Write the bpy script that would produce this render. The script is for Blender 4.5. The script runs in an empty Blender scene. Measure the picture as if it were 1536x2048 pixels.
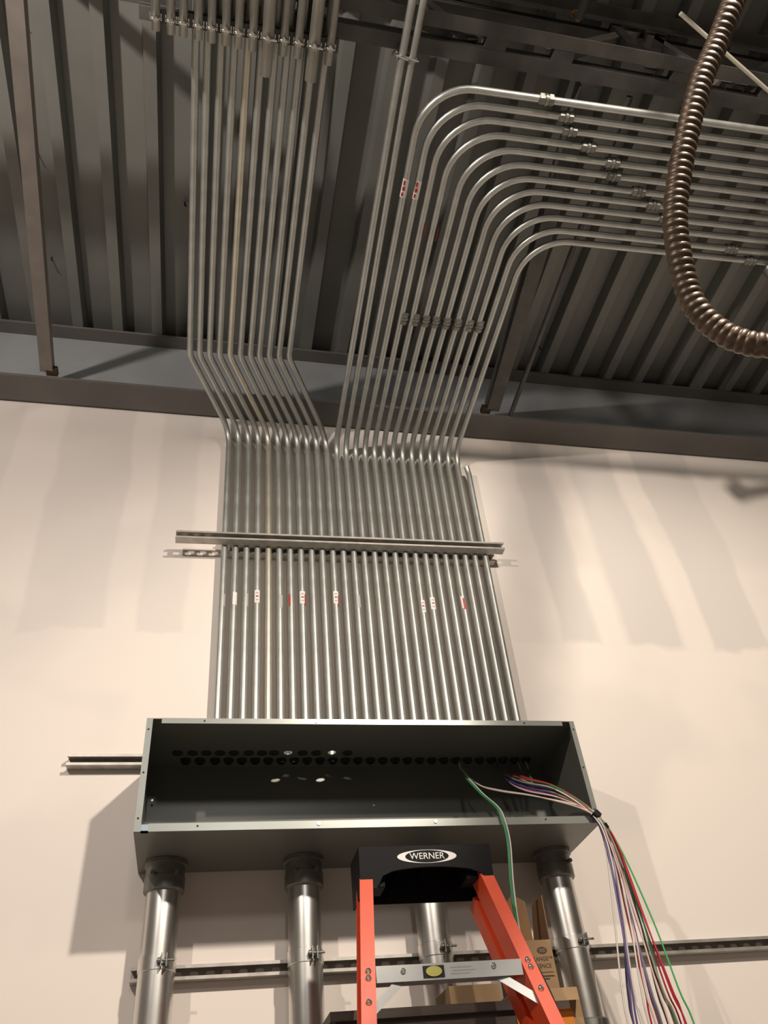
import bpy, bmesh, math, random
from mathutils import Vector, Matrix
random.seed(7)
S = bpy.context.scene
COL = S.collection
PI = math.pi

# ------------------------------------------------------------------ camera
CAM = Vector((0.0, -2.85, 1.55))
M = ((0.97889, -0.18395, -0.08881), (0.05889, 0.66873, -0.74117), (0.19573, 0.72029, 0.66545))
cd = bpy.data.cameras.new('camera'); cam = bpy.data.objects.new('camera', cd); COL.objects.link(cam)
cam.matrix_world = Matrix(((M[0][0], -M[1][0], -M[2][0], CAM.x), (M[0][1], -M[1][1], -M[2][1], CAM.y),
                           (M[0][2], -M[1][2], -M[2][2], CAM.z), (0, 0, 0, 1)))
cd.sensor_fit = 'VERTICAL'; cd.sensor_height = 36.0; cd.lens = 1588.0 / 2048 * 36.0
cd.clip_start = 0.05; cd.clip_end = 100
S.camera = cam
# ------------------------------------------------------------------ world, lamps, exposure
w = bpy.data.worlds.new('world'); S.world = w; w.use_nodes = True
w.node_tree.nodes['Background'].inputs[0].default_value = (0.9, 0.95, 1.0, 1)
w.node_tree.nodes['Background'].inputs[1].default_value = 0.05

def lamp(name, kind, loc, energy, color, size, target=None, angle=None):
    d = bpy.data.lights.new(name, kind); o = bpy.data.objects.new(name, d); COL.objects.link(o)
    o.location = loc; d.energy = energy; d.color = color
    if kind == 'AREA':
        d.shape = 'DISK'; d.size = size
    else:
        d.shadow_soft_size = size
    if kind == 'SPOT':
        d.spot_size = angle; d.spot_blend = 0.6
    if target:
        o.rotation_euler = (Vector(target) - Vector(loc)).to_track_quat('-Z', 'Y').to_euler()
    return o
lamp('high_bay_right', 'SPOT', (1.35, -3.6, 4.5), 560, (1.0, 0.88, 0.74), 0.07, (1.9, -.9, 1.3), math.radians(125))
lamp('high_bay_left', 'POINT', (-1.35, -3.1, 4.10), 188, (1.0, 0.895, 0.80), 0.04)
lamp('added_fill_middle', 'SPOT', (0.2, -6.6, 4.9), 120, (1.0, 0.95, 0.89), 0.25, (0.2, -1.5, 0.5), math.radians(130))  # unseen fill spot, added for general brightness
S.view_settings.view_transform = 'Standard'; S.view_settings.look = 'None'
S.view_settings.gamma = 1.0; S.view_settings.use_curve_mapping = False
S.view_settings.exposure = 0.0
S.cycles.use_denoising = True
S.cycles.max_bounces = 8

# ------------------------------------------------------------------ materials
def mat(name, col, rough=0.5, metal=0.0, noise=0.0, nscale=8.0, bump=0.0, col2=None, rnoise=0.0, stretch=None):
    m = bpy.data.materials.new(name); m.use_nodes = True
    nt = m.node_tree; N = nt.nodes; L = nt.links; b = N['Principled BSDF']
    b.inputs['Roughness'].default_value = rough; b.inputs['Metallic'].default_value = metal
    b.inputs['Base Color'].default_value = (*col, 1)
    if noise or bump or col2 or rnoise:
        tc = N.new('ShaderNodeTexCoord'); mp = N.new('ShaderNodeMapping'); L.new(tc.outputs['Object'], mp.inputs[0])
        if stretch: mp.inputs['Scale'].default_value = stretch
        n = N.new('ShaderNodeTexNoise'); n.inputs['Scale'].default_value = nscale; n.inputs['Detail'].default_value = 5
        L.new(mp.outputs[0], n.inputs['Vector'])
        r = N.new('ShaderNodeValToRGB'); L.new(n.outputs['Fac'], r.inputs[0])
        c2 = col2 if col2 else tuple(c * (1 - noise) for c in col)
        r.color_ramp.elements[0].position = 0.35; r.color_ramp.elements[1].position = 0.65
        r.color_ramp.elements[0].color = (*c2, 1); r.color_ramp.elements[1].color = (*col, 1)
        L.new(r.outputs[0], b.inputs['Base Color'])
        if bump:
            bp = N.new('ShaderNodeBump'); bp.inputs['Strength'].default_value = bump; bp.inputs['Distance'].default_value = 0.01
            L.new(n.outputs['Fac'], bp.inputs['Height']); L.new(bp.outputs[0], b.inputs['Normal'])
        if rnoise:
            mr = N.new('ShaderNodeMapRange'); mr.inputs[3].default_value = rough - rnoise; mr.inputs[4].default_value = rough + rnoise
            L.new(n.outputs['Fac'], mr.inputs[0]); L.new(mr.outputs[0], b.inputs['Roughness'])
    return m
EMT = mat('galvanized_tube', (0.50, 0.515, 0.495), 0.42, 0.8, 0.16, 14, rnoise=0.07)
EMT_DULL = mat('dull_galvanized_tube', (0.50, 0.49, 0.44), 0.45, 0.75, 0.18, 12)
EMT_WARM = mat('yellowed_tube', (0.64, 0.61, 0.52), 0.40, 0.8, 0.15, 14)
PIPE = mat('large_tube_metal', (0.70, 0.69, 0.66), 0.33, 1.0, 0.12, 5, rnoise=0.08)
CAST = mat('cast_fitting', (0.28, 0.28, 0.26), 0.5, 0.8, 0.3, 30)
ZINC = mat('bright_zinc', (0.78, 0.78, 0.75), 0.25, 1.0)
STRUTM = mat('strut_galvanized', (0.46, 0.435, 0.40), 0.48, 0.6, 0.25, 20)
DECK = mat('deck_galvanized', (0.215, 0.22, 0.205), 0.55, 0.25, 0.22, 1.6, rnoise=0.1)
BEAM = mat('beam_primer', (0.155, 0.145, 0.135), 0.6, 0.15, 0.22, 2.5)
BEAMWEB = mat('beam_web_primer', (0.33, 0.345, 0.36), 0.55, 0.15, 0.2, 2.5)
JOIST = mat('joist_primer', (0.105, 0.101, 0.095), 0.6, 0.2, 0.35, 9)
BRACE = mat('brace_primer', (0.23, 0.205, 0.188), 0.6, 0.1, 0.2, 8)
RUST = mat('rusty_weld', (0.07, 0.035, 0.02), 0.8, 0.1, 0.5, 40)
BOX_SHADED = mat('box_paint_shaded', (0.165, 0.168, 0.15), 0.36, 0.2, 0.06, 4)  # grey box paint, darkened to put the panels' shade into the colour
BOX_LIT = mat('box_paint_lit', (0.27, 0.285, 0.265), 0.30, 0.45, 0.05, 6)  # same box paint, lighter copy for the directly lit front flanges
DARK = mat('dark_hole', (0.012, 0.012, 0.012), 0.7)
NUT = mat('locknut_steel', (0.05, 0.05, 0.045), 0.5, 0.5)
BLK = mat('black_plastic', (0.008, 0.008, 0.009), 0.55); BLK.node_tree.nodes['Principled BSDF'].inputs['Specular IOR Level'].default_value = 0.12
ORNG = mat('orange_fiberglass', (0.72, 0.075, 0.02), 0.42, 0, 0.10, 12)
ALU = mat('ladder_aluminum', (0.52, 0.53, 0.53), 0.5, 0.6, 0.12, 10)
CARD = mat('cardboard', (0.36, 0.235, 0.125), 0.85, 0, 0.1, 10)
CARDIN = mat('cardboard_inner', (0.22, 0.12, 0.055), 0.9, 0, 0.1, 10)
INK = mat('carton_ink', (0.075, 0.05, 0.035), 0.8)
WOOD = mat('dark_brown_wood', (0.05, 0.034, 0.026), 0.6, 0, 0.3, 6, stretch=(2, 12, 12))
ORP = mat('orange_print', (0.70, 0.22, 0.02), 0.6)
WHT = mat('white_print', (0.75, 0.73, 0.70), 0.5)
REDP = mat('red_print', (0.45, 0.03, 0.03), 0.5)
LVL = mat('vial_yellow', (0.55, 0.52, 0.16), 0.25)
FLEX = mat('brown_flex_metal', (0.10, 0.066, 0.043), 0.42, 0.4, 0.35, 30)
BRASS = mat('brass', (0.65, 0.38, 0.16), 0.3, 1.0)
CONC = mat('concrete_floor', (0.42, 0.40, 0.37), 0.4, 0, 0.15, 1.5)
PAINTW = mat('plain_wall_paint', (0.62, 0.58, 0.53), 0.8, 0, 0.06, 1)
WIREC = {n: mat(n + '_wire', c, 0.35) for n, c in dict(white=(0.62, 0.58, 0.54), green=(0.03, 0.22, 0.08), purple=(0.10, 0.07, 0.20),
         red=(0.42, 0.02, 0.035), black=(0.015, 0.013, 0.012), pink=(0.60, 0.42, 0.38), blue=(0.04, 0.05, 0.14), brown=(0.16, 0.08, 0.045),
         bright_green=(0.06, 0.42, 0.12), grey=(0.25, 0.24, 0.22)).items()}

def wall_material():
    m = bpy.data.materials.new('drywall_with_mud'); m.use_nodes = True
    nt = m.node_tree; N = nt.nodes; L = nt.links; b = N['Principled BSDF']; b.inputs['Roughness'].default_value = 0.75
    geo = N.new('ShaderNodeNewGeometry'); sp = N.new('ShaderNodeSeparateXYZ'); L.new(geo.outputs['Position'], sp.inputs[0])
    def math_(op, a, c=None):
        n = N.new('ShaderNodeMath'); n.operation = op
        for i, v in enumerate((a, c)):
            if v is None: continue
            if isinstance(v, (int, float)): n.inputs[i].default_value = v
            else: L.new(v, n.inputs[i])
        return n.outputs[0]
    def noise(scale, detail=3, stretch=(1, 1, 1)):
        mp = N.new('ShaderNodeMapping'); L.new(geo.outputs['Position'], mp.inputs[0]); mp.inputs['Scale'].default_value = stretch
        n = N.new('ShaderNodeTexNoise'); n.inputs['Scale'].default_value = scale; n.inputs['Detail'].default_value = detail
        L.new(mp.outputs[0], n.inputs['Vector']); return n.outputs['Fac']
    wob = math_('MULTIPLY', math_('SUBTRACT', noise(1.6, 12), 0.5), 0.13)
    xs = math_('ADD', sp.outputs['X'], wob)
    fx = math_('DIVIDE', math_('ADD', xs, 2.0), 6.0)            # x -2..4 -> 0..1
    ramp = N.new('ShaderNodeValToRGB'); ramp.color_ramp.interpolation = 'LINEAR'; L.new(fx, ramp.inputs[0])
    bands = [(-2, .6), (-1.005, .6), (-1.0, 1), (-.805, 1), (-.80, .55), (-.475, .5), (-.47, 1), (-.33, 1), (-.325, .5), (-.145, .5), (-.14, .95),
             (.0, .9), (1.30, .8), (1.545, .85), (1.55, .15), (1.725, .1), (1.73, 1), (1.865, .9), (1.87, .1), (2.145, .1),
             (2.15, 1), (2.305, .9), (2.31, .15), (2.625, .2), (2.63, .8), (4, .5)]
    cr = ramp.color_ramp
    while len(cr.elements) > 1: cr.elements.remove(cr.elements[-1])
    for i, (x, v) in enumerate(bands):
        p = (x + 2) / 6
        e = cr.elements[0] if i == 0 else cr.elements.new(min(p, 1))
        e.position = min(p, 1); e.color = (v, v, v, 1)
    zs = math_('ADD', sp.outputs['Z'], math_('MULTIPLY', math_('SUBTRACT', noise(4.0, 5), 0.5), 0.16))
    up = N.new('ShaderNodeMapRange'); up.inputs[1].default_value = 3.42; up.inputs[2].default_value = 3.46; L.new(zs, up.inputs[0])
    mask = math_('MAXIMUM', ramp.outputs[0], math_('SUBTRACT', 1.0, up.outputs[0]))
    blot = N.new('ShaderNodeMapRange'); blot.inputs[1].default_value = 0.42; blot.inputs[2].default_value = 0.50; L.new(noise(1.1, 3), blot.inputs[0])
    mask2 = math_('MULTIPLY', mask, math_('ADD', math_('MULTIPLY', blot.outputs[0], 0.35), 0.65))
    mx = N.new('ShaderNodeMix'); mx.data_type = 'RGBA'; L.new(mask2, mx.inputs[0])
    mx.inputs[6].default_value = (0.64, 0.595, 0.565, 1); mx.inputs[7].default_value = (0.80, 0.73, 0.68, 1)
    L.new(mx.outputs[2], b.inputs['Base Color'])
    bp = N.new('ShaderNodeBump'); bp.inputs['Strength'].default_value = 0.15; bp.inputs['Distance'].default_value = 0.004
    L.new(mask2, bp.inputs['Height']); L.new(bp.outputs[0], b.inputs['Normal'])
    return m
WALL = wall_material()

# ------------------------------------------------------------------ helpers
def link(name, me, m, parent=None, kind=None):
    if m is not None and not me.materials: me.materials.append(m)
    o = bpy.data.objects.new(name, me); COL.objects.link(o)
    if parent is not None: o.parent = parent
    if kind: o['kind'] = kind
    return o
def tag(o, label=None, cat=None, group=None):
    if label: o['label'] = label
    if cat: o['category'] = cat
    if group: o['group'] = group
    return o
def thing(name, label, cat, loc=(0, 0, 0), group=None):
    o = bpy.data.objects.new(name, None); COL.objects.link(o); o.location = loc; o.empty_display_size = 0.05
    return tag(o, label, cat, group)
class MB:
    """collects shapes; coordinates are world, shifted by -origin when built"""
    def __init__(s): s.v = []; s.f = []; s.smooth = []
    def add(s, vs, fs, smooth=False):
        n = len(s.v); s.v += [tuple(v) for v in vs]; s.f += [tuple(i + n for i in f) for f in fs]; s.smooth += [smooth] * len(fs)
        return s
    def box(s, x0, y0, z0, x1, y1, z1):
        return s.add([(x0, y0, z0), (x1, y0, z0), (x1, y1, z0), (x0, y1, z0), (x0, y0, z1), (x1, y0, z1), (x1, y1, z1), (x0, y1, z1)],
                     [(0, 3, 2, 1), (4, 5, 6, 7), (0, 1, 5, 4), (1, 2, 6, 5), (2, 3, 7, 6), (3, 0, 4, 7)])
    def obox(s, c, ax, ay, az):
        c, ax, ay, az = map(Vector, (c, ax, ay, az)); vs = []
        for k in (-1, 1):
            for (i, j) in ((-1, -1), (1, -1), (1, 1), (-1, 1)): vs.append(c + ax * i + ay * j + az * k)
        return s.add(vs, [(0, 3, 2, 1), (4, 5, 6, 7), (0, 1, 5, 4), (1, 2, 6, 5), (2, 3, 7, 6), (3, 0, 4, 7)])
    def tube(s, pts, r, seg=12, cap=True, rfun=None, close=False):
        P = [Vector(p) for p in pts]; n = len(P); T = []
        for i in range(n):
            t = (P[min(i + 1, n - 1)] - P[max(i - 1, 0)]); T.append(t.normalized())
        a = Vector((0, 0, 1)) if abs(T[0].z) < 0.9 else Vector((1, 0, 0))
        u = T[0].cross(a).normalized(); vs = []; fs = []
        for i in range(n):
            u = (u - T[i] * u.dot(T[i])).normalized(); w_ = T[i].cross(u)
            rr = rfun(i) if rfun else (r[i] if isinstance(r, (list, tuple)) else r)
            for k in range(seg):
                a_ = 2 * PI * k / seg; vs.append(P[i] + (u * math.cos(a_) + w_ * math.sin(a_)) * rr)
        for i in range(n - 1):
            for k in range(seg):
                k2 = (k + 1) % seg; fs.append((i * seg + k, i * seg + k2, (i + 1) * seg + k2, (i + 1) * seg + k))
        s.add(vs, fs, True)
        if cap:
            s.add([vs[k] for k in range(seg)], [tuple(range(seg))[::-1]]); s.add([vs[(n - 1) * seg + k] for k in range(seg)], [tuple(range(seg))])
        return s
    def stack(s, pts, r, seg=32):
        for i in range(len(pts) - 1): s.tube([pts[i], pts[i + 1]], [r[i], r[i + 1]], seg)
        return s
    def cyl(s, a, b, r, seg=12): return s.tube([a, b], r, seg)
    def prism(s, poly, a, b):
        """poly: list of 3D points in plane; extruded along vector b-a offset"""
        d = Vector(b) - Vector(a); n = len(poly); vs = [Vector(p) for p in poly] + [Vector(p) + d for p in poly]
        fs = [tuple(range(n))[::-1], tuple(range(n, 2 * n))] + [(i, (i + 1) % n, n + (i + 1) % n, n + i) for i in range(n)]
        return s.add(vs, fs)
    def mesh(s, name, org=(0, 0, 0)):
        me = bpy.data.meshes.new(name); ox, oy, oz = org
        me.from_pydata([(x - ox, y - oy, z - oz) for x, y, z in s.v], [], s.f); me.update()
        me.polygons.foreach_set('use_smooth', s.smooth)
        bm = bmesh.new(); bm.from_mesh(me); bmesh.ops.recalc_face_normals(bm, faces=bm.faces); bm.to_mesh(me); bm.free()
        return me
    def build(s, name, m, parent=None, kind=None):
        org = (0, 0, 0) if parent is None else org_of(parent)
        return link(name, s.mesh(name, org), m, parent, kind)
    def build_at(s, name, m, org):
        o = link(name, s.mesh(name, org), m); o.location = org; return o
def org_of(o):
    v = Vector((0, 0, 0))
    while o is not None: v += o.location; o = o.parent
    return tuple(v)
def fillet(P, R, n=8):
    P = [Vector(p) for p in P]; out = [P[0]]
    for i in range(1, len(P) - 1):
        a = (P[i - 1] - P[i]).normalized(); b = (P[i + 1] - P[i]).normalized(); ang = a.angle(b); r = R[i - 1]
        t = r / math.tan(ang / 2); p0 = P[i] + a * t
        c = P[i] + (a + b).normalized() * (r / math.sin(ang / 2)); v0 = p0 - c; p1 = P[i] + b * t; v1 = p1 - c
        th = v0.angle(v1); axis = v0.cross(v1).normalized()
        for k in range(n + 1): out.append(c + Matrix.Rotation(th * k / n, 3, axis) @ v0)
    out.append(P[-1]); return out
def smooth_path(P, n=6):
    P = [Vector(p) for p in P]; out = []
    for i in range(len(P) - 1):
        p0 = P[i - 1] if i else P[0] * 2 - P[1]; p1 = P[i]; p2 = P[i + 1]; p3 = P[i + 2] if i + 2 < len(P) else P[-1] * 2 - P[-2]
        for k in range(n):
            t = k / n
            out.append(0.5 * ((2 * p1) + (p2 - p0) * t + (2 * p0 - 5 * p1 + 4 * p2 - p3) * t * t + (3 * p1 - p0 - 3 * p2 + p3) * t ** 3))
    out.append(P[-1]); return out
DG = None
def holed_plate(outline, holes, th):
    """flat plate in local XY, thickness th along Z, with polygon holes"""
    cu = bpy.data.curves.new('plate', 'CURVE'); cu.dimensions = '2D'; cu.fill_mode = 'BOTH'; cu.extrude = th / 2
    for poly in [outline] + holes:
        sp = cu.splines.new('POLY'); sp.points.add(len(poly) - 1); sp.use_cyclic_u = True
        for p, q in zip(sp.points, poly): p.co = (q[0], q[1], 0, 1)
    o = bpy.data.objects.new('plate', cu); COL.objects.link(o)
    me = bpy.data.meshes.new_from_object(o.evaluated_get(bpy.context.evaluated_depsgraph_get()))
    vs = [tuple(v.co) for v in me.vertices]; fs = [tuple(p.vertices) for p in me.polygons]
    bpy.data.objects.remove(o); bpy.data.curves.remove(cu); bpy.data.meshes.remove(me)
    return vs, fs
def text_geo(txt, size, th=0.0004):
    cu = bpy.data.curves.new('t', 'FONT'); cu.body = txt; cu.size = size; cu.extrude = th; cu.align_x = 'CENTER'; cu.align_y = 'CENTER'
    o = bpy.data.objects.new('t', cu); COL.objects.link(o)
    me = bpy.data.meshes.new_from_object(o.evaluated_get(bpy.context.evaluated_depsgraph_get()))
    vs = [tuple(v.co) for v in me.vertices]; fs = [tuple(p.vertices) for p in me.polygons]
    bpy.data.objects.remove(o); bpy.data.curves.remove(cu); bpy.data.meshes.remove(me)
    return vs, fs
def circle(cx, cy, r, n=18): return [(cx + r * math.cos(2 * PI * k / n), cy + r * math.sin(2 * PI * k / n)) for k in range(n)]

# ------------------------------------------------------------------ setting
X0, X1, Y1 = -6.5, 8.5, -11.0
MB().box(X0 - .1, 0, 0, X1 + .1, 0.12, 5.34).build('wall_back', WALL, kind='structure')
MB().box(X0 - .1, Y1, 0, X0, 0, 5.4).build('wall_left', PAINTW, kind='structure')
MB().box(X1, Y1, 0, X1 + .1, 0, 5.4).build('wall_right', PAINTW, kind='structure')
MB().box(X0 - .1, Y1 - .1, 0, X1 + .1, Y1, 5.4).build('wall_front', PAINTW, kind='structure')
MB().box(X0 - .1, Y1 - .1, -.1, X1 + .1, .12, 0).build('floor', CONC, kind='structure')
# ribbed metal deck, one folded sheet
vs = []; fs = []; ZB, ZT = 5.234, 5.310
x = -0.377 - 0.203 * 30; prof = []
while x < X1 + .1:
    prof += [(x - 0.078, ZT), (x - 0.066, ZB), (x - 0.014, ZB), (x, ZT)]; x += 0.203
for (px, pz) in prof:
    for yy in (Y1, 0.0): vs.append((px, yy, pz))
for i in range(len(prof) - 1): fs.append((2 * i, 2 * i + 1, 2 * i + 3, 2 * i + 2))
n0 = len(vs); up = [(px, yy, pz + 0.04) for (px, pz) in prof for yy in (Y1, 0.0)]
fs += [tuple(i + n0 for i in f)[::-1] for f in list(fs)]
ceil = MB().add(vs + up, fs).build('ceiling', DECK, kind='structure')
# nail points driven down through the deck
for (px, py) in ((-.93, -1.05), (-.93, -.52), (-.28, -.9), (-.93, -1.6), (1.45, -.62), (2.02, -.62), (1.75, -.3)):
    MB().tube([(px, py, ZT - .002), (px + .006, py - .004, ZT - .035), (px + .018, py - .01, ZT - .05)], [.004, .004, .001], 6).build('nail_point', DARK, ceil)

# wide flange beam along the top of the wall
bm_ = thing('steel_beam', 'grey wide flange steel beam running along the top of the white wall', 'beam', (0, -.092, 4.785))
MB().box(X0 + .02, -.171, 4.785, X1 - .02, -.013, 4.801).build('bottom_flange', BEAM, bm_)
MB().box(X0 + .02, -.171, 5.216, X1 - .02, -.013, 5.232).build('top_flange', BEAM, bm_)
MB().box(X0 + .02, -.097, 4.801, X1 - .02, -.087, 5.216).build('web', BEAMWEB, bm_)

def angle_bar(mb, a, b, leg=0.05, th=0.006, updir=(0, 0, 1), flip=1):
    a, b = Vector(a), Vector(b); t = (b - a).normalized(); u = Vector(updir); u = (u - t * u.dot(t)).normalized(); s_ = t.cross(u) * flip
    pr = [(0, 0), (leg, 0), (leg, th), (th, th), (th, leg), (0, leg)]
    poly = [a + s_ * p[0] + u * p[1] for p in pr]; mb.prism(poly, a, b)
# braces from beam to joist
def brace(name, label, a, b, leg, flip):
    t = thing(name, label, 'brace', a)
    m = MB(); angle_bar(m, a, b, leg, .006, (0, 0, 1), flip); m.build('angle', BRACE if 'left' in label else JOIST, t)
    m = MB(); m.obox(Vector(a) + Vector((-.004, -.004, .012)), (.026, 0, 0), (0, .022, 0), (0, 0, .013)); m.build('rusty_weld', RUST, t)
brace('angle_brace', 'brown-grey angle brace at left crossing the roof deck, rusty at its foot', (-.872, -.19, 4.804), (-.755, -1.90, 4.676), .058, 1)
brace('angle_brace', 'dark angle brace right of the conduits at the beam, rusty at its foot', (1.37, -.19, 4.804), (1.222, -1.90, 4.676), .07, -1)
rd = MB().cyl((1.515, -.172, 4.812), (1.434, -1.89, 4.69), .013, 10).build_at('thin_rod', JOIST, (1.515, -.172, 4.812))
tag(rd, 'thin dark rod crossing the deck beside the dark angle brace', 'rod')

# bar joist
j = thing('bar_joist', 'dark steel bar joist crossing the top of the picture under the deck', 'joist', (0, -2.0, 4.67))
m = MB()
for (ya, yb, yw) in ((-2.055, -2.008, -2.008), (-1.968, -1.915, -1.968)):
    m.box(X0 + .02, ya, 4.675, X1 - .02, yb, 4.681)
    m.box(X0 + .02, yw - .003, 4.681, X1 - .02, yw + .003, 4.725)
m.build('bottom_chord', JOIST, j)
m = MB()
for (ya, yb, yw) in ((-2.055, -2.008, -2.008), (-1.968, -1.915, -1.968)):
    m.box(X0 + .02, ya, 5.222, X1 - .02, yb, 5.232); m.box(X0 + .02, yw - .003, 5.17, X1 - .02, yw + .003, 5.222)
m.build('top_chord', JOIST, j)
nodes = [-5.8, -4.6, -3.4, -2.2, -1.0, .2]
webs = []
xx = -5.9
while xx < 0.6: webs += [((xx), (xx + .55)), ((xx + .55), (xx + 1.1))]; xx += 1.1
for k, (a, b) in enumerate(webs):
    za, zb = (4.70, 5.2) if k % 2 == 0 else (5.2, 4.70)
    m = MB(); angle_bar(m, (a, -1.995, za), (b, -1.995, zb), .035, .005, (0, 1, 0)); m.build('web_bar', JOIST, j)
for a, b, mt in (((.80, -1.99, 4.70), (.62, -1.99, 5.2), JOIST), ((1.09, -1.99, 4.70), (1.60, -1.99, 5.19), BRACE), ((1.62, -1.99, 5.19), (1.80, -1.99, 4.70), BRACE),
              ((1.46, -2.0, 5.2), (1.46, -2.0, 4.95), JOIST), ((1.50, -1.99, 4.70), (1.72, -1.99, 5.2), JOIST), ((1.88, -1.99, 4.7), (2.3, -1.99, 5.2), JOIST), ((2.35, -1.99, 5.2), (2.9, -1.99, 4.7), JOIST)):
    m = MB(); angle_bar(m, a, b, .045, .005, (0, 1, 0)); m.build('web_bar', mt, j)
# spacer plates in the gap of the bottom chord
for x in (-1.6, -.55, .18, .86, 1.12, 1.60, 1.98, 2.4):
    MB().box(x - .04, -2.008, 4.677, x + .04, -1.968, 4.72).build('filler_plate', JOIST, j)
sh = thing('sprinkler_head', 'small copper coloured sprinkler head above the dark joist', 'sprinkler', (1.20, -2.06, 4.86))
MB().cyl((1.20, -2.07, 4.87), (1.20, -2.07, 4.93), .012, 10).build('body', BRASS, sh)
MB().cyl((1.20, -2.07, 4.925), (1.20, -2.07, 4.93), .014, 14).build('deflector', BRASS, sh)
MB().tube([(1.20, -2.07, 4.86), (1.20, -2.20, 4.87), (1.20, -2.9, 4.9)], .017, 10).build('supply_pipe', JOIST, sh)
rod = MB().cyl((1.483, -2.195, 4.655), (2.9, -1.62, 4.655), .0075, 12).build_at('white_tube', WHT, (1.483, -2.195, 4.655))
rod.data.materials.clear(); rod.data.materials.append(mat('pale_tube', (.62, .60, .50), .4, .3)); tag(rod, 'pale thin tube slanting across the top right corner behind the brown hose', 'tube')

# ------------------------------------------------------------------ strut channels
def strut(name, label, x0, x1, yb, z0, z1, slots=True, depth=.041, h=.041, mt=None):
    """open side faces the room; back at y=yb; z0/z1 bottom z at both ends"""
    t = thing(name, label, 'strut', (x0, yb, z0)); Ln = x1 - x0; th = .0027
    def P(x, y, z): return (x, yb - y, z0 + (z1 - z0) * (x - x0) / Ln + z)
    prof = [(0, 0), (depth, 0), (depth, .0095), (depth - .007, .0095), (depth - .007, .0095 - th), (depth - th, .0095 - th), (depth - th, th), (0, th)]
    m = MB()
    for mir in (0, 1):
        pr = [(y, h - z if mir else z) for y, z in prof]
        a = [P(x0, y, z) for y, z in pr]; b = [P(x1, y, z) for y, z in pr]; n = len(pr)
        m.add(a + b, [tuple(range(n)), tuple(range(n, 2 * n))[::-1]] + [(i, (i + 1) % n, n + (i + 1) % n, n + i) for i in range(n)])
    holes = []
    if slots:
        x = x0 + .022
        while x + .03 < x1:
            pts = []
            for k in range(7): a_ = -PI / 2 + PI * k / 6; pts.append((x - x0 + .022 + .007 * math.cos(a_), h / 2 + .007 * math.sin(a_)))
            for k in range(7): a_ = PI / 2 + PI * k / 6; pts.append((x - x0 + .007 + .007 * math.cos(a_), h / 2 + .007 * math.sin(a_)))
            holes.append([(a, h / 2 + (b - h / 2) * 1.35) for a, b in pts]); x += .0508
    v, f = holed_plate([(0, th), (Ln, th), (Ln, h - th), (0, h - th)], holes, th)
    m.add([P(x0 + a, th / 2 + c * .999, b) for a, b, c in v], f)
    m.build('channel', mt or STRUTM, t); return t
strut('strut_channel', 'slotted strut channel lying across the front of the conduit bank', -.206, 1.313, -.0775, 3.851, 3.881)
strut('strut_channel', 'rear strut channel against the wall behind the conduits, its end showing at lower right', .03, 1.285, -.001, 3.842, 3.868, True)
strut('strut_channel', 'short strut channel sticking out left of the grey box on the wall', -.496, -.22, -.001, 2.846, 2.846)
strut('strut_channel', 'long low strut channel behind the four large pipes', -.20, 4.2, -.001, 2.158, 2.150)

# ------------------------------------------------------------------ the grey pull box
BX0, BX1, BY0, BY1, BZ0, BZ1 = -.2118, 1.2925, -.370, -.004, 2.484, 2.856
bx = thing('pull_box', 'large open grey steel pull box mounted on the wall below the conduits', 'box', ((BX0 + BX1) / 2, BY1, BZ0))
th = .003
xt = lambda k: .0175 + (1.209 - .0175) * k / 25             # conduit centres at the box
XR = [xt(k) for k in range(26)]
front_row = [-.115, -.063, -.015, .033, .081, .134, .181, .225, .275, .328, .378, .436, .494]
open_holes = (.275, .436)
holes = [circle(x - BX0, -.122 - BY0, .0155) for x in open_holes]
v, f = holed_plate([(0, 0), (BX1 - BX0, 0), (BX1 - BX0, BY1 - BY0), (0, BY1 - BY0)], holes, th)
MB().add([(BX0 + a, BY0 + b, BZ1 - th / 2 + c) for a, b, c in v], f).build('top_panel', BOX_SHADED, bx)
MB().box(BX0, BY0, BZ0, BX1, BY1, BZ0 + th).build('bottom_panel', BOX_SHADED, bx)
MB().box(BX0, BY0, BZ0 + th, BX0 + th, BY1, BZ1 - th).build('left_panel', BOX_SHADED, bx)
MB().box(BX1 - th, BY0, BZ0 + th, BX1, BY1, BZ1 - th).build('right_panel', BOX_SHADED, bx)
MB().box(BX0 + th, BY1 - th, BZ0 + th, BX1 - th, BY1, BZ1 - th).build('back_panel', BOX_SHADED, bx)
fy0, fy1 = BY0 - .0015, BY0 + .0005
fl = {}
fl['top'] = MB().box(BX0 + .048, fy0, BZ1 - .019, BX1 - .046, fy1, BZ1).build('top_flange', BOX_LIT, bx)
fl['bottom'] = MB().box(BX0 + .042, fy0, BZ0, BX1 - .028, fy1, BZ0 + .024).build('bottom_flange', BOX_LIT, bx)
fl['left'] = MB().box(BX0, fy0 - .001, BZ0, BX0 + .020, fy1, BZ1 - .002).build('left_flange', BOX_LIT, bx)
fl['right'] = MB().box(BX1 - .018, fy0 - .001, BZ0, BX1, fy1, BZ1 - .002).build('right_flange', BOX_LIT, bx)
MB().box(BX0 + .020, BY0, BZ0, BX0 + .042, BY0 + .012, BZ0 + .022).build('corner_tab', mat('corner_tab_steel', (.26, .32, .36), .3, .6), bx)
def dots(parent, pts, y):
    for (x, z) in pts: MB().cyl((x, y - .0012, z), (x, y + .001, z), .0032, 10).build('screw_hole', DARK, parent)
dots(fl['left'], [(BX0 + .009, 2.815), (BX0 + .009, 2.668), (BX0 + .009, 2.524)], fy0 - .001)
dots(fl['right'], [(BX1 - .009, 2.822), (BX1 - .009, 2.678), (BX1 - .009, 2.529)], fy0 - .001)
dots(fl['top'], [(-.026, BZ1 - .010), (1.10, BZ1 - .010)], fy0)
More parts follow.
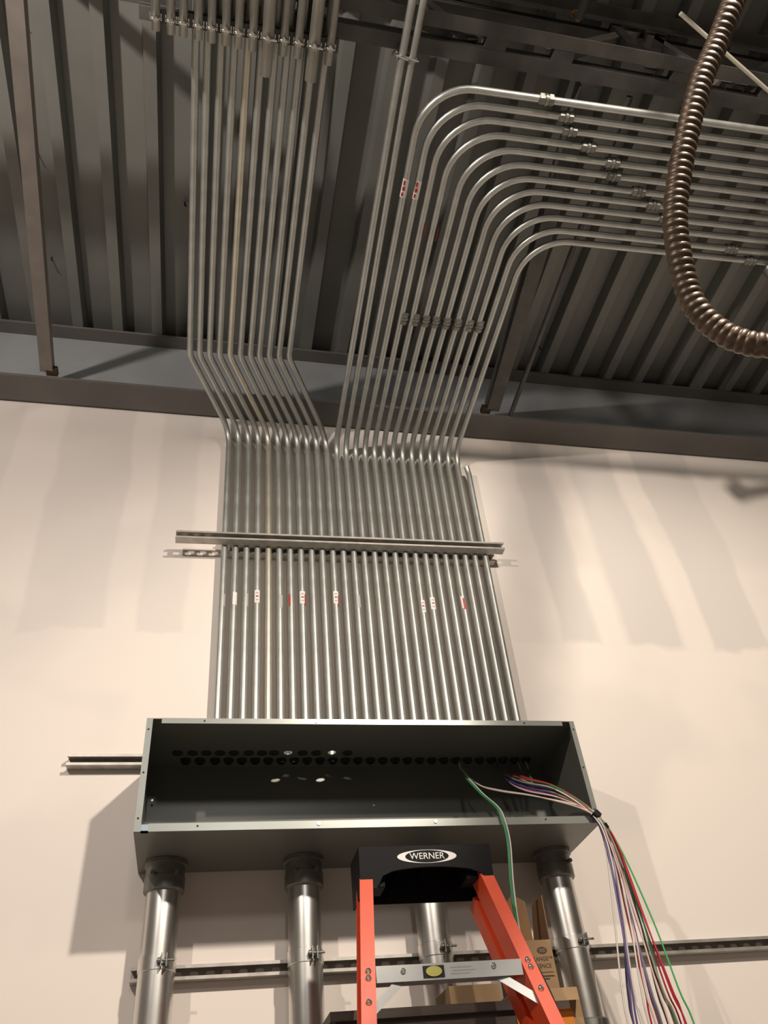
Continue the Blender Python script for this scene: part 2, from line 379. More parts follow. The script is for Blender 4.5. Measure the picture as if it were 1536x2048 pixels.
dots(fl['bottom'], [(-.026, BZ0 + .014), (1.10, BZ0 + .015)], fy0)
for x, z, p in ((.348, BZ1 - .010, 'top'), (.725, BZ1 - .010, 'top'), (.344, BZ0 + .014, 'bottom'), (.722, BZ0 + .014, 'bottom')):
    MB().cyl((x, fy0 - .003, z), (x, fy0 + .001, z), .0055, 10).build('rivet', ZINC, fl[p])
for x, y, z in ((-.19, -.03, 2.72), (1.16, BY1 - th - .002, 2.75), (.6, BY1 - th - .002, 2.70)):
    MB().cyl((x, y - .003, z), (x, y + .003, z), .004, 8).build('rivet', ZINC, bx)
def ring(c, ro, ri, h, seg=12):
    cx, cy, cz = c; vs = []; fs = []
    for (r, z) in ((ro, cz), (ro, cz - h), (ri, cz - h), (ri, cz)):
        for k in range(seg): a = 2 * PI * k / seg; vs.append((cx + r * math.cos(a), cy + r * math.sin(a), z))
    for i in range(4):
        for k in range(seg): fs.append((i * seg + k, i * seg + (k + 1) % seg, ((i + 1) % 4) * seg + (k + 1) % seg, ((i + 1) % 4) * seg + k))
    return vs, fs
RY = -.066
for x in [-.086, -.036] + XR:
    v, f = ring((x, RY, BZ1 - th), .0185, .011, .007); mb = MB().add(v, f)
    v, f = ring((x, RY, BZ1 - th - .007), .0135, .010, .008); mb.add(v, f); mb.build('locknut', NUT, bx)
for x in front_row:
    if x in open_holes: continue
    v, f = ring((x, -.122, BZ1 - th), .0185, .011, .004); mb = MB().add(v, f)
    mb.cyl((x, -.122, BZ1 - th - .002), (x, -.122, BZ1 - th), .0115, 12); mb.build('knockout_seal', NUT, bx)

# ------------------------------------------------------------------ 26 conduits on the wall
RAD = .0142; PY = -.0600
ORD = ['first', 'second', 'third', 'fourth', 'fifth', 'sixth', 'seventh', 'eighth', 'ninth', 'tenth', 'eleventh', 'twelfth', 'thirteenth', 'fourteenth', 'fifteenth', 'sixteenth', 'seventeenth', 'eighteenth',
       'nineteenth', 'twentieth', 'twenty-first', 'twenty-second', 'twenty-third', 'twenty-fourth', 'twenty-fifth', 'twenty-sixth']
def compression_coupling(mb, c, axis, r=RAD):
    c = Vector(c); t = Vector(axis).normalized()
    for s0, s1, rr, seg in ((-.030, -.026, r * 1.2, 12), (-.026, -.010, r * 1.55, 6), (-.010, -.005, r * 1.3, 12), (-.005, .005, r * 1.55, 12), (.005, .010, r * 1.3, 12), (.010, .026, r * 1.55, 6), (.026, .030, r * 1.2, 12)):
        n0 = len(mb.f); mb.tube([c + t * s0, c + t * s1], rr, seg)
        if seg == 6:
            for i in range(n0, len(mb.f)): mb.smooth[i] = False
    return mb
def strap(parent, x, z):
    m = MB(); pts = []
    for k in range(9): a = PI + PI * k / 8; pts.append((x + (RAD + .0022) * math.cos(a), PY + (RAD + .0022) * math.sin(a)))
    poly = pts + [(x + (RAD + .0005) * math.cos(PI + PI * k / 8), PY + (RAD + .0005) * math.sin(PI + PI * k / 8)) for k in range(8, -1, -1)]
    n = len(poly); vs = [(a, b, z - .009) for a, b in poly] + [(a, b, z + .009) for a, b in poly]
    m.add(vs, [(i, (i + 1) % n, n + (i + 1) % n, n + i) for i in range(n)] + [(i, i + 1, n - 2 - i, n - 1 - i) for i in range(8)] + [(n + i, n + i + 1, 2 * n - 2 - i, 2 * n - 1 - i) for i in range(8)])
    m.box(x - .004, PY - RAD - .016, z - .008, x - .001, PY - RAD - .001, z + .008).box(x + .003, PY - RAD - .016, z - .008, x + .006, PY - RAD - .001, z + .008)
    m.box(x - RAD - .004, PY - .002, z - .006, x - RAD - .0005, PY + .013, z + .006).box(x + RAD + .0005, PY - .002, z - .006, x + RAD + .004, PY + .013, z + .006)
    o = m.build('strap', ZINC, parent)
    mm = MB().cyl((x - .012, PY - RAD - .010, z + .001), (x + .009, PY - RAD - .010, z + .001), .0028, 8); mm.cyl((x - .016, PY - RAD - .010, z + .001), (x - .012, PY - RAD - .010, z + .001), .0055, 8)
    mm.build('screw', ZINC, o)
def wall_sticker(parent, x, z, h, ang, mt, wd=.8, rad=RAD):
    """paper label wrapped on the front of a vertical conduit; ang = turn from straight out"""
    vs = []; fs = []; n = 5
    for k in range(n):
        a = -PI / 2 + ang + (k / (n - 1) - .5) * wd * 2
        for zz in (z - h / 2, z + h / 2): vs.append((x + (rad + .0006) * math.cos(a), PY + (rad + .0006) * math.sin(a), zz))
    for k in range(n - 1): fs.append((2 * k, 2 * k + 2, 2 * k + 3, 2 * k + 1))
    return MB().add(vs, fs, True).build('sticker', mt, parent)
STK = {0: (3.559, .7, 'g', .35), 1: (3.569, .35, 'w', .7), 2: (3.564, .6, 'g', .3), 3: (3.584, 0, 'w', .8), 5: (3.563, .4, 'g', .5), 7: (3.588, 0, 'w', .9), 10: (3.594, .1, 'w', .9),
       12: (3.578, .2, 'g', .6), 18: (3.564, .2, 'w', .7), 19: (3.582, -.1, 'w', .8), 22: (3.595, -.7, 'w', .3)}
REDS = {6: (3.57, -.6), 22: (3.585, -.1), 7: (3.575, .9), 10: (3.575, .9)}
GREYP = mat('grey_print', (.42, .42, .40), .5)
HY = [-1.852, -1.803, -1.757, -1.708, -1.661, -1.612, -1.563, -1.517, -1.468, -1.419, -1.367, -1.322]   # where the 12 turned runs cross
HX = {0: 1.073, 1: 1.169, 2: 1.201, 3: 1.296, 4: 1.417, 5: 1.442, 6: 1.573, 7: 1.659, 8: 1.739, 10: 2.10, 11: 2.217}
XTOPR = [.528, .581, .634, .685, .733, .786, .835, .887, .936, .989, 1.039, 1.090, 1.139, 1.188]
XL = [-.204, -.160, -.115, -.069, -.021, .027, .073, .115, .161, .207, .254]
XLT = [-.183, -.148, -.103, -.058, -.012, .034, .080, .124, .168, .212, .256]
for k in range(26):
    xb = XR[k]; xa = -.003 + .0497 * k
    if k == 4: mt = EMT_WARM
    else: mt = EMT
    base = (xb, PY, BZ1)
    note = {4: ', yellowish', 3: ', white sticker high on it', 7: ', white sticker on its front', 10: ', white sticker on its front'}.get(k, '')
    if k < 11:
        zh = 4.64
        path = fillet([(xb, PY, BZ1), (xa, PY, zh - .01), (XL[k], -.50 - .004 * k, zh + .005), (XLT[k], -3.6, zh + .012)], [.11, .12], 9)
        lab = f'{ORD[k]} conduit from the left in the wall bank, kinking left{note}'
    elif k < 25:
        i = k - 11; zh = 4.585
        if i < 2:
            path = fillet([(xb, PY, BZ1), (xa, PY, zh), (XTOPR[i] - (.012 if i == 0 else .03), -1.8, zh), (XTOPR[i] - .022 - (.0 if i == 0 else .012), -3.6, zh)], [.11, .5], 9)
            lab = f'{ORD[k]} conduit from the left in the wall bank, running straight up the ceiling'
        else:
            h = i - 2; yh = HY[h] if h < 12 else 0
            path = fillet([(xb, PY, BZ1), (xa, PY, zh), (XTOPR[i] - (.02 if i < 6 else .0), yh, zh), (4.6 if h < 11 else 2.34, yh - (.10 if h < 11 else .035), zh)], [.11, .19], 10)
            lab = f'{ORD[k]} conduit from the left in the wall bank, {ORD[h]} right bend from the top'
    else:
        path = [(xb, PY, BZ1), (xa + .002, PY, 4.43), (xa - .002, PY - .004, 4.455), (xa - .008, PY - .012, 4.475)]
        lab = 'rightmost conduit of the wall bank, ending short just below the beam'
    t = thing('conduit', lab, 'conduit', base, 'conduits running up the wall from the grey box')
    MB().tube(path, RAD, 14).build('tube', mt, t)
    # strap sits just above the strut; z follows the strut
    xs = xb + (xa - xb) * .62
    strap(t, xs, 3.9065 + .030 * (xs + .2) / 1.5)
    xk = lambda z: xb + (xa - xb) * (z - BZ1) / (4.6 - BZ1)
    if k in STK:
        z, a, c, wd = STK[k]; s_ = wall_sticker(t, xk(z), z, .066, a, WHT if c == 'w' else GREYP, wd)
        if c == 'w':
            for dz in (-.022, -.004, .014):
                MB().box(xk(z) - .005, PY - RAD - .0016, z + dz, xk(z) + .005, PY - RAD - .0011, z + dz + .007).build('print_mark', GREYP if dz != -.004 else REDP, s_) if abs(a) < .3 else None
    if k in REDS:
        z, a = REDS[k]; wall_sticker(t, xk(z), z, .06, a, REDP, .28)
    if 15 <= k <= 22:
        i = k - 11; xc = [.742, .796, .844, .890, .942, .994, 1.051, 1.098][k - 15]
        compression_coupling(MB(), (xc + (-.002), -.868, 4.585), (0, 1, 0)).build('coupling', CAST, t)
    if 13 <= k < 25:
        h = k - 13
        if h in HX:
            x = HX[h]; x0_ = XTOPR[h + 2]; yy = HY[h] - (.10 * (x - x0_) / (4.6 - x0_) if h < 11 else .035 * (x - x0_) / (2.34 - x0_))
            compression_coupling(MB(), (x, yy, 4.585), (1, -.028, 0)).build('coupling', CAST, t)
    if k in (13, 14):
        # bright maker's stickers just below the first two bends
        y0 = -1.50; x_ = XTOPR[k - 11] - .006 - .008
        vs = []; fs = []
        for q in range(5):
            a = -PI / 2 + (q / 4 - .5) * 2.0 + (-.25)
            for yy in (y0, y0 + .075): vs.append((x_ + (RAD + .0006) * math.cos(a), yy, 4.585 + (RAD + .0006) * math.sin(a)))
        for q in range(4): fs.append((2 * q, 2 * q + 2, 2 * q + 3, 2 * q + 1))
        s_ = MB().add(vs, fs, True).build('sticker', WHT, t)
        for q in range(3): MB().box(x_ - .011, y0 + .006 + .024 * q, 4.585 - RAD - .0012, x_ - .004 + .003 * (q % 2), y0 + .024 + .022 * q, 4.585 - RAD + .002).build('print_mark', REDP, s_)
    if k in (15, 16, 18, 20):
        y0 = -1.33 + .012 * (k - 15); x_ = XTOPR[k - 11] - .004
        vs = []; fs = []
        for q in range(3):
            a = -PI / 2 + .95 + (q / 2 - .5) * .6
            for yy in (y0, y0 + .06): vs.append((x_ + (RAD + .0006) * math.cos(a), yy, 4.585 + (RAD + .0006) * math.sin(a)))
        for q in range(2): fs.append((2 * q, 2 * q + 2, 2 * q + 3, 2 * q + 1))
        MB().add(vs, fs, True).build('sticker', REDP, t)

# clamps that hold the two straight conduits under the joist
for k, x in ((11, .512), (12, .548)):
    t = thing('beam_clamp', 'zinc clamp on the ' + ('left' if k == 11 else 'right') + ' of the two straight conduits at the joist', 'clamp', (x, -1.925, 4.60), 'clamps of the two straight conduits')
    m = MB(); m.box(x - .014, -1.93, 4.597, x + .014, -1.915, 4.66); m.box(x - .017, -1.93, 4.575, x - .0135, -1.915, 4.60); m.box(x + .0135, -1.93, 4.575, x + .017, -1.915, 4.60)
    m.build('bracket', ZINC, t)
    MB().cyl((x - .022, -1.928, 4.572), (x + .024, -1.922, 4.566), .0035, 8).build('bolt', ZINC, t)
    MB().tube([(x - .017, -1.93, 4.6), (x - .021, -1.92, 4.64), (x - .019, -1.90, 4.665)], .003, 8).build('hook', ZINC, t)

# ------------------------------------------------------------------ 13 conduit ends hanging from the joist
st = strut('strut_channel', 'strut channel under the joist holding the row of open conduit ends', -.375, .29, -1.897, 4.585, 4.585, False, .041, .041, JOIST)
UX = [-.320, -.271, -.231, -.182, -.139, -.092, -.050, -.002, .048, .102, .152, .205, .260]
UY = [-1.878, -1.874, -1.873, -1.872, -1.870, -1.869, -1.867, -1.865, -1.796, -1.867, -1.867, -1.802, -1.862]
for k in range(13):
    r = .0205 if k in (8, 11) else .0142; z = 4.5835 - r
    t = thing('conduit_end', (f'{ORD[k]} open conduit end from the left in the row under the joist' if k not in (8, 11) else ('left' if k == 8 else 'right') + ' of the two fat open conduit ends under the joist'),
              'conduit', (UX[k], UY[k], z), 'open conduit ends under the joist')
    # hollow end: outer tube, inner tube and rim
    n = 16; vs = []; fs = []; ya, yb = UY[k], -3.9; dx = (-.02 if k < 4 else 0)
    for (rr, yy) in ((r, yb), (r, ya), (r * .88, ya), (r * .88, ya - .12)):
        for q in range(n): a = 2 * PI * q / n; vs.append((UX[k] + dx * 0 + rr * math.cos(a), yy, z + rr * math.sin(a)))
    for i in range(3):
        for q in range(n): fs.append((i * n + q, i * n + (q + 1) % n, (i + 1) * n + (q + 1) % n, (i + 1) * n + q))
    fs.append(tuple(3 * n + q for q in range(n))); fs.append(tuple(range(n)))
    MB().add(vs, fs, True).build('tube', EMT_DULL, t)
    m = MB(); x = UX[k]; yc = -1.918; R_ = r + .0025
    m.tube([(x + R_ * math.cos(a), yc, z + R_ * math.sin(a)) for a in [PI + PI * q / 8 for q in range(9)]], .0022, 6)
    m.box(x - R_ - .002, yc - .011, z, x - R_ + .001, yc + .011, 4.598); m.box(x + R_ - .001, yc - .011, z, x + R_ + .002, yc + .011, 4.598)
    m.box(x - .004, yc - .009, z - r - .014, x - .001, yc + .009, z - r); m.box(x + .003, yc - .009, z - r - .014, x + .006, yc + .009, z - r)
    s_ = m.build('strap', ZINC, t)
    MB().cyl((x - .012, yc, z - r - .009), (x + (.012 if k not in (8, 11) else .030), yc, z - r - .009), .003, 8).cyl((x - .002, yc - .008, z - r - .016), (x + .002, yc - .008, z - r - .004), .006, 8).build('screw', ZINC, s_)

# ------------------------------------------------------------------ four large pipes under the box
def big_pipe(x, y, label, lean=0.0, low=False):
    t = thing('large_conduit', label, 'pipe', (x, y, 0)); R_ = .0535
    MB().tube([(x + lean, y, 0), (x, y, BZ0 - .03)], R_, 40).build('tube', PIPE, t)
    m = MB().stack([(x, y, BZ0 - .095), (x, y, BZ0 - .090), (x, y, BZ0 - .050), (x, y, BZ0 - .048), (x, y, BZ0 - .016), (x, y, BZ0 - .014), (x, y, BZ0 - .001)], [.060, .0635, .0635, .061, .061, .068, .068], 32)
    c = m.build('connector', CAST, t)
    for s_ in (-1, 1): MB().cyl((x + s_ * .03, y - .052, BZ0 - .05), (x + s_ * .037, y - .070, BZ0 - .05), .007, 8).build('set_screw', CAST, c)
    m = MB(); n = 40; zc = 2.185
    m.stack([(x, y, zc - .0205), (x, y, zc - .019), (x, y, zc + .019), (x, y, zc + .0205)], [R_ + .0002, R_ + .0028, R_ + .0028, R_ + .0002], 40)
    c = m.build('pipe_clamp', PIPE, t)
    xx_ = x + .022; yy_ = y - R_ - .004
    MB().box(xx_ - .010, yy_ - .018, zc - .018, xx_ - .007, yy_ + .006, zc + .018).box(xx_ + .005, yy_ - .018, zc - .018, xx_ + .008, yy_ + .006, zc + .018).build('clamp_ear', CAST, c)
    MB().cyl((xx_ - .022, yy_ - .009, zc), (xx_ + .030, yy_ - .009, zc), .0035, 8).cyl((xx_ - .020, yy_ - .009, zc), (xx_ - .012, yy_ - .009, zc), .008, 6).build('clamp_bolt', CAST, c)
    if low:
        MB().stack([(x, y, 1.86), (x, y, 1.865), (x, y, 1.965), (x, y, 1.97)], [.056, .0625, .0625, .056], 32).build('coupling', CAST, t)
big_pipe(-.120, -.100, 'leftmost large pipe under the left end of the grey box')
big_pipe(.326, -.100, 'large pipe under the grey box, second from the left, left of the ladder')
big_pipe(.745, -.100, 'large pipe behind the orange ladder')
big_pipe(1.212, -.100, 'rightmost large pipe under the right end of the box, coupling near its foot', 0, True)

# ------------------------------------------------------------------ ladder (folded, leaning)
lt = thing('step_ladder', 'orange fiberglass step ladder with black top cap in front of the grey box', 'ladder', (.62, -1.0, 0))
TL, TR = Vector((.440, -.600, 2.300)), Vector((.790, -.600, 2.300))
BL, BR = Vector((.393, -.745, 1.900)), Vector((.806, -.745, 1.900))
dL = (BL - TL).normalized(); dR = (BR - TR).normalized()
TR = Vector((.772, -.600, 2.300)); dR = (Vector((.838, -.745, 1.900)) - TR).normalized()
def rail(T, d, side, name, off=0.0, w_=.036, dep=.072, length=None):
    """C channel; side=-1 left rail, +1 right rail; web on the inner side, flanges point outward"""
    Lh = (T.z) / -d.z if length is None else length
    X = Vector((side, 0, 0)); Yb = Vector((0, .94, -.34)).normalized(); X = (X - d * X.dot(d)).normalized(); Yb = (Yb - d * Yb.dot(d)).normalized()
    t_ = .0045; m = MB(); o = T + Yb * off - X * w_ * .5
    for (a0, a1, b0, b1) in ((0, t_, 0, dep), (t_, w_, 0, t_), (t_, w_, dep - t_, dep)):
        c = o + X * (a0 + a1) / 2 + Yb * (b0 + b1) / 2 + d * Lh / 2
        m.obox(c, X * (a1 - a0) / 2, Yb * (b1 - b0) / 2, d * Lh / 2)
    return m.build(name, ORNG, lt), o, X, Yb
frL = rail(TL, dL, -1, 'left_rail'); frR = rail(TR, dR, 1, 'right_rail')
rail(TL + Vector((0, 0, -.05)), dL, -1, 'rear_left_rail', .078, .028, .05, 2.3)
rail(TR + Vector((0, 0, -.05)), dR, 1, 'rear_right_rail', .078, .028, .05, 2.3)
def on_rail(T, d, z): return T + d * ((T.z - z) / -d.z)
zst = 2.020
k = 0
while zst > .2:
    a = on_rail(TL, dL, zst); b = on_rail(TR, dR, zst); a = a + Vector((.018, 0, 0)); b = b - Vector((.018, 0, 0))
    m = MB(); m.prism([a + Vector((0, -.004, 0)), b + Vector((0, -.004, 0)), b + Vector((0, -.004, -.036)), a + Vector((0, -.004, -.036))], (0, 0, 0), (0, .003, 0))
    m.prism([a + Vector((0, -.002, 0)), b + Vector((0, -.002, 0)), b + Vector((0, .075, 0)), a + Vector((0, .075, 0))], (0, 0, 0), (0, 0, -.003))
    m.prism([a + Vector((0, .072, 0)), b + Vector((0, .072, 0)), b + Vector((0, .072, -.03)), a + Vector((0, .072, -.03))], (0, 0, 0), (0, .003, 0))
    stp = m.build('step', ALU, lt)
    if k == 0:
        c = a.lerp(b, .385) + Vector((0, -.0055, -.018))
        MB().box(c.x - .027, c.y - .0005, c.z - .013, c.x + .027, c.y + .001, c.z + .013).build('vial_frame', DARK, stp)
        v, f = [], []
        n = 20; vs = [(c.x + .0205 * math.cos(2 * PI * q / n), c.y - .001, c.z + .0115 * math.sin(2 * PI * q / n)) for q in range(n)]
        MB().prism([Vector(p) for p in vs], (0, 0, 0), (0, -.002, 0)).build('level_vial', LVL, stp)
        for fr, dz in ((.18, -.013), (.80, -.012)):
            p = a.lerp(b, fr) + Vector((0, -.004, dz)); MB().tube([p + Vector((0, .001, 0)), p + Vector((0, -.003, 0)), p + Vector((0, -.005, 0))], [.0065, .0065, .003], 12).build('rivet', ZINC, stp)
        # worn print beside the vial, illegible smudges
        for q, (fx, wx, dz) in enumerate(((.50, .055, -.009), (.51, .06, -.016), (.50, .05, -.023))):
            p = a.lerp(b, fx); MB().box(p.x, p.y - .0048, p.z + dz - .0025, p.x + wx, p.y - .0039, p.z + dz).build('print_mark', GREYP, stp)
    for (p, sgn, dd) in ((a, 1, dL), (b, -1, dR)):
        q0 = p + Vector((sgn * .065, .01, -.030)); q1 = p + dd * .105 + Vector((-sgn * .008, .012, 0))
        t_ = (q1 - q0); nrm = Vector((0, 1, 0)); s_ = t_.cross(nrm).normalized()
        MB().obox((q0 + q1) / 2, t_ / 2, s_ * .010, Vector((0, .0015, 0))).build('brace', ALU, lt)
    for (T_, d_, zz) in ((TL, dL, (zst - .010, zst - .026, zst - .080)), (TR, dR, (zst - .003, zst - .020, zst - .072))):
        for z_ in zz:
            p = on_rail(T_, d_, z_) + Vector((0, 0, 0)); pr = frL[0] if T_ is TL else frR[0]
            if k < 2: MB().tube([p + Vector((0, .002, 0)), p + Vector((0, -.003, 0)), p + Vector((0, -.0055, 0))], [.0075, .0075, .003], 12).build('rivet', ZINC, pr)
    zst -= .305; k += 1
# top cap: black moulded tray with an arched front apron and a smooth underside
cx0, cx1 = .418, .800; cz1 = 2.338; cyf, cyb = -.618, -.475
m = MB()
ap = [(cx0, cz1), (cx1, cz1), (cx1 - .002, 2.245)]
pts = [(cx0 - .002, 2.225), (.462, 2.225), (.472, 2.240)] + [(.482 + .28 * q / 10, 2.258 + .020 * math.sin(PI * min(1, q / 10)) ** .5) for q in range(11)] + [(.770, 2.248), (.776, 2.238), (cx1 - .002, 2.238)]
poly = [(cx0, cz1)] + pts + [(cx1, cz1)]
m.prism([Vector((x, cyf, z)) for x, z in poly], (0, 0, 0), (0, .006, 0))
m.box(cx0, cyf + .006, cz1 - .012, cx1, cyb, cz1)
m.box(cx0, cyf + .006, 2.212, cx0 + .006, cyb, cz1 - .012); m.box(cx1 - .006, cyf + .006, 2.225, cx1, cyb, cz1 - .012)
m.box(cx0 + .006, cyb - .006, 2.225, cx1 - .006, cyb, cz1 - .012)
for q in range(5): xx = .47 + .07 * q; m.box(xx, cyf + .006, 2.285, xx + .003, cyb - .006, cz1 - .012)
m.box(.455, cyf + .02, 2.235, .49, cyf + .10, cz1 - .012); m.box(.725, cyf + .02, 2.25, .76, cyf + .10, cz1 - .012)
cap = m.build('top_cap', BLK, lt)
bv = cap.modifiers.new('bevel', 'BEVEL'); bv.width = .0025; bv.segments = 2; bv.limit_method = 'ANGLE'
# oval maker's plate: white crescents around black oval with white letters
ox, oz = .612, 2.307; oy = cyf - .0008
def ell(rx, rz, dy, n=40, dx=0): return [Vector((ox + dx + rx * math.cos(2 * PI * q / n), oy + dy, oz + rz * math.sin(2 * PI * q / n))) for q in range(n)]
MB().prism(ell(.086, .0180, 0), (0, 0, 0), (0, .0008, 0)).build('emblem_oval', WHT, cap)
MB().prism(ell(.063, .0168, -.0005), (0, 0, 0), (0, .0008, 0)).build('emblem_field', BLK, cap)
v, f = text_geo('WERNER', .0245)
MB().add([(ox + a * 1.02, oy - .0009 - c, oz + b) for a, b, c in v], f).build('lettering', WHT, cap)

# ------------------------------------------------------------------ cupboard and cartons behind the ladder
cb = thing('wooden_cupboard', 'dark brown wooden cupboard top seen between the ladder rails', 'cupboard', (.62, -.30, 0))
MB().box(.36, -.44, 0, .855, -.17, 1.953).build('body', WOOD, cb)
MB().box(.345, -.455, 1.953, .865, -.165, 1.975).build('top_board', WOOD, cb)
def carton(name, label, x0, y0, z0, x1, y1, z1, open_=False, mt=CARD):
    t = thing(name, label, 'carton', ((x0 + x1) / 2, (y0 + y1) / 2, z0)); e = .003
    if not open_:
        MB().box(x0, y0, z0, x1, y1, z1).build('body', mt, t)
    else:
        m = MB(); m.box(x0, y0, z0, x1, y0 + e, z1).box(x0, y1 - e, z0, x1, y1, z1).box(x0, y0 + e, z0, x0 + e, y1 - e, z1).box(x1 - e, y0 + e, z0, x1, y1 - e, z1).box(x0 + e, y0 + e, z0, x1 - e, y1 - e, z0 + e)
        m.build('body', mt, t)
    return t
# lower stack, reaching to the floor below the picture
c1 = carton('carton', 'cardboard carton with an orange side under the printed carton right of the ladder', .885, -.36, 1.52, 1.085, -.165, 2.012, True)
MB().prism([Vector((.888, -.362, 2.012)), Vector((1.083, -.362, 2.012)), Vector((1.065, -.405, 1.975)), Vector((.91, -.405, 1.975))], (0, 0, 0), (0, .001, .003)).build('flap', CARD, c1)
MB().box(.886, -.3625, 1.60, 1.055, -.3602, 1.962).build('orange_panel', ORP, c1)
MB().box(.886, -.3635, 1.962, 1.05, -.3602, 1.982).build('white_strip', WHT, c1)
carton('carton', 'cardboard carton at the bottom of the stack right of the ladder', .87, -.40, 0, 1.10, -.165, 1.52)
c2 = carton('carton', 'small open cardboard carton with brown printing, standing flaps, right of the ladder', .915, -.330, 2.016, 1.045, -.190, 2.150, True)
# flaps up
MB().prism([Vector((1.042, -.330, 2.150)), Vector((1.042, -.190, 2.150)), Vector((1.062, -.195, 2.285)), Vector((1.058, -.30, 2.285))], (0, 0, 0), (.003, 0, 0)).build('flap', CARDIN, c2)
MB().prism([Vector((.975, -.195, 2.150)), Vector((1.045, -.195, 2.150)), Vector((1.045, -.185, 2.30)), Vector((1.005, -.185, 2.325)), Vector((.965, -.185, 2.285))], (0, 0, 0), (0, .003, 0)).build('flap', CARDIN, c2)
yf = -.3305
def stamp(txt, cx, cz, size):
    v, f = text_geo(txt, size, .0002); MB().add([(cx + a, yf - .0002 - c, cz + b) for a, b, c in v], f).build('lettering', INK, c2)
stamp('OF ORANGE\u2122', .992, 2.098, .0150); stamp('DIFFERENCE', .990, 2.079, .0155)
MB().box(.940, yf - .0004, 2.062, 1.036, yf, 2.0635).build('printed_line', INK, c2)
for z_, x_a, x_b in ((2.053, .975, 1.036), (2.046, .978, 1.02)):
    MB().box(x_a, yf - .0004, z_ - .002, x_b, yf, z_ + .0015).build('printed_line', INK, c2)
n = 24
ov = [Vector((1.012 + .016 * math.cos(2 * PI * q / n), yf - .0003, 2.121 + .0095 * math.sin(2 * PI * q / n))) for q in range(n)]
MB().prism(ov, (0, 0, 0), (0, .0003, 0)).build('printed_oval', INK, c2)
for q in range(3): MB().box(1.002, yf - .0007, 2.1165 + .0035 * q, 1.022, yf - .0003, 2.118 + .0035 * q).build('printed_line', CARD, c2)
c3 = carton('carton', 'brown cardboard carton lying on the cupboard behind the ladder steps',   .70, -.36, 1.977, .85, -.20, 2.036)

# ------------------------------------------------------------------ wires
def wire_path(ctrl): return smooth_path([Vector(p) for p in ctrl], 7)
wb = thing('wire_bundle', 'bundle of coloured wires spilling from the right end of the grey box', 'wires', (1.26, -.39, 2.49))
GATH = Vector((1.262, -.392, 2.512))
ends = [('white', 1.081, (1.19, -.41, 1.85), 0), ('purple', 1.081, (1.20, -.42, 1.85), 1), ('blue', 1.081, (1.215, -.40, 1.85), 2), ('white', 1.128, (1.23, -.43, 1.85), 3), ('red', 1.128, (1.262, -.41, 1.85), 4),
        ('purple', 1.128, (1.275, -.44, 1.85), 5), ('brown', 1.167, (1.29, -.40, 1.85), 6), ('black', 1.167, (1.315, -.41, 1.85), 7), ('grey', 1.167, (1.335, -.43, 1.85), 8), ('green', 1.199, (1.345, -.40, 1.85), 9),
        ('red', 1.081, (1.365, -.42, 1.85), 10), ('bright_green', 1.199, (1.395, -.41, 1.85), 11), ('pink', .933, (1.255, -.45, 1.85), 12), ('white', .933, (1.24, -.44, 1.85), 13), ('red', 1.128, (1.355, -.43, 1.85), 14), ('pink', 1.199, (1.30, -.44, 1.85), 15),
        ('white', 1.167, (1.225, -.42, 1.85), 16), ('red', 1.128, (1.36, -.40, 1.85), 17), ('grey', 1.081, (1.285, -.43, 1.85), 18), ('brown', 1.081, (1.33, -.42, 1.85), 19), ('purple', 1.081, (1.205, -.43, 1.85), 20)]
for n_, (c, xs, e, i) in enumerate(ends):
    a = random.uniform(0, 6.28); jit = Vector((math.cos(a) * .009, math.sin(a) * .007, math.sin(a) * .009))
    if xs < 1.0: start = [(xs, RY, 2.868), (xs + .004, RY - .02, 2.80), (.968, -.15, 2.715), (1.02, -.21, 2.668 - .003 * (i % 2)), (1.13, -.30, 2.603)]
    else: start = [(xs, RY, 2.868), (xs + .004, RY - .02, 2.80), (1.095 + (xs - 1.08) * .7, -.14, 2.725 + .008 * (i % 5)), (1.120 + (xs - 1.08) * .3 + .004 * (i % 3), -.22 - .004 * (i % 3), 2.660 + .010 * (i % 5)), (1.19 + .003 * (i % 3), -.31, 2.598 + .009 * (i % 5))]
    mid = GATH + jit; e = Vector(e)
    p1 = mid.lerp(e, .16) + Vector((.028, -.006, -.0)) ; p2 = mid.lerp(e, .5) + Vector((.022 + random.uniform(-.008, .008), random.uniform(-.01, .01), 0))
    p3 = mid.lerp(e, .8) + Vector((random.uniform(-.004, .008), random.uniform(-.01, .01), 0))
    low = e + Vector((random.uniform(-.03, .03), 0, -.5 - .05 * (i % 5)))
    MB().tube(wire_path(start + [mid, p1, p2, p3, e, low]), .0029, 6).build('wire', WIREC[c], wb)
m = MB().tube([GATH + Vector((.004, -.004, -.004)), GATH + Vector((.014, -.008, -.020))], .0155, 10); m.build('black_tape', BLK, wb)
m = MB().tube([GATH + Vector((.022, -.008, -.045)), GATH + Vector((.028, -.008, -.060))], .014, 10); m.build('black_tape', BLK, wb)
wp = thing('wire_pair', 'green and white wires hanging from the box down beside the ladder', 'wires', (.94, -.38, 2.45))
for i, (c, o) in enumerate((('green', 0), ('white', .006), ('green', -.004))):
    MB().tube(wire_path([(.933, RY, 2.868), (.935, RY - .01, 2.80), (.925 + o, -.17, 2.725), (.93 + o, -.27, 2.63), (.936 + o, -.37, 2.545), (.944 + o, -.388, 2.50), (.948 + o, -.39, 2.42), (.932 + o, -.39, 2.29), (.926 + o * .8, -.39, 2.15), (.938 + o * .5, -.40, 2.05), (.958, -.42, 1.93), (.965, -.43, 1.6 - .1 * i)]), .0026, 6).build('wire', WIREC[c], wp)
bw = MB().tube(wire_path([(.90, -.47, 2.13), (.915, -.48, 2.08), (.935, -.49, 2.02), (.962, -.50, 1.90), (.99, -.52, 1.6)]), .003, 6).build_at('black_cord', WIREC['black'], (.93, -.48, 2.0)) 
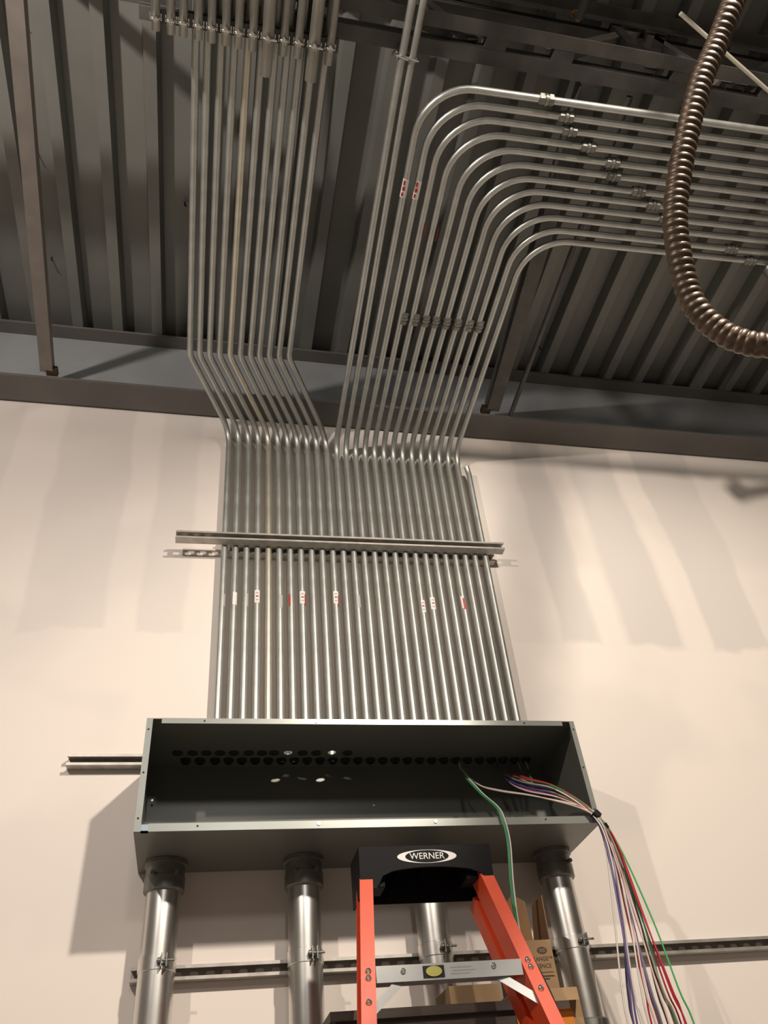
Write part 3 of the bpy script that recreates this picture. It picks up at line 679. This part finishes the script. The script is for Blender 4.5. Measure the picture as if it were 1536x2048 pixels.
tag(bw, 'thin black cord running down the outside of the right ladder rail', 'cord')

# ------------------------------------------------------------------ brown corrugated flexible conduit
fp = [(1.55, -2.75, 5.22), (1.50, -2.78, 4.8), (1.33, -2.72, 4.2), (1.17, -2.62, 3.75), (1.032, -2.487, 3.483), (.989, -2.419, 3.392), (.95, -2.367, 3.317), (.919, -2.304, 3.228), (.894, -2.236, 3.132), (.881, -2.172, 3.037), (.898, -2.102, 2.926),
      (.918, -2.079, 2.865), (.948, -2.071, 2.818), (.976, -2.075, 2.784), (1.017, -2.089, 2.756), (1.12, -2.12, 2.74), (1.45, -2.2, 2.78), (2.0, -2.35, 3.1), (2.55, -2.5, 4.1), (2.65, -2.5, 5.22)]
pp = smooth_path(fp, 10)
# resample evenly
tot = [0]
for i in range(1, len(pp)): tot.append(tot[-1] + (pp[i] - pp[i - 1]).length)
step = .0021; N_ = int(tot[-1] / step); rs = []; jx = 0
for i in range(N_):
    d = i * step
    while tot[jx + 1] < d: jx += 1
    t = (d - tot[jx]) / max(1e-9, tot[jx + 1] - tot[jx]); rs.append(pp[jx].lerp(pp[jx + 1], t))
fx = thing('flexible_conduit', 'thick brown corrugated flexible conduit hanging in a loop at the upper right', 'conduit', (1.55, -2.75, 5.2))
def rf(i):
    ph = (i % 8) / 8.0
    return .0225 + .0030 * math.sin(PI * ph) ** .8
MB().tube(rs, .025, 18, rfun=rf).build('sleeve', FLEX, fx)

cc = thing('short_flexible_conduit', 'short brown flexible conduit with a bright connector at the right edge', 'conduit', (2.33, -1.36, 4.585))
MB().tube([(2.30, -1.352, 4.54), (2.315, -1.350, 4.50), (2.33, -1.348, 4.47)], [.034, .036, .034], 20).build('connector_ring', ZINC, cc)
q_ = smooth_path([(2.315, -1.352, 4.56), (2.34, -1.345, 4.51), (2.43, -1.31, 4.52), (2.70, -1.22, 4.60), (3.05, -1.15, 4.85), (3.15, -1.12, 5.23)], 40)
MB().tube(q_, .028, 16, rfun=lambda i: .027 + .003 * (i % 4 < 2)).build('sleeve', FLEX, cc)
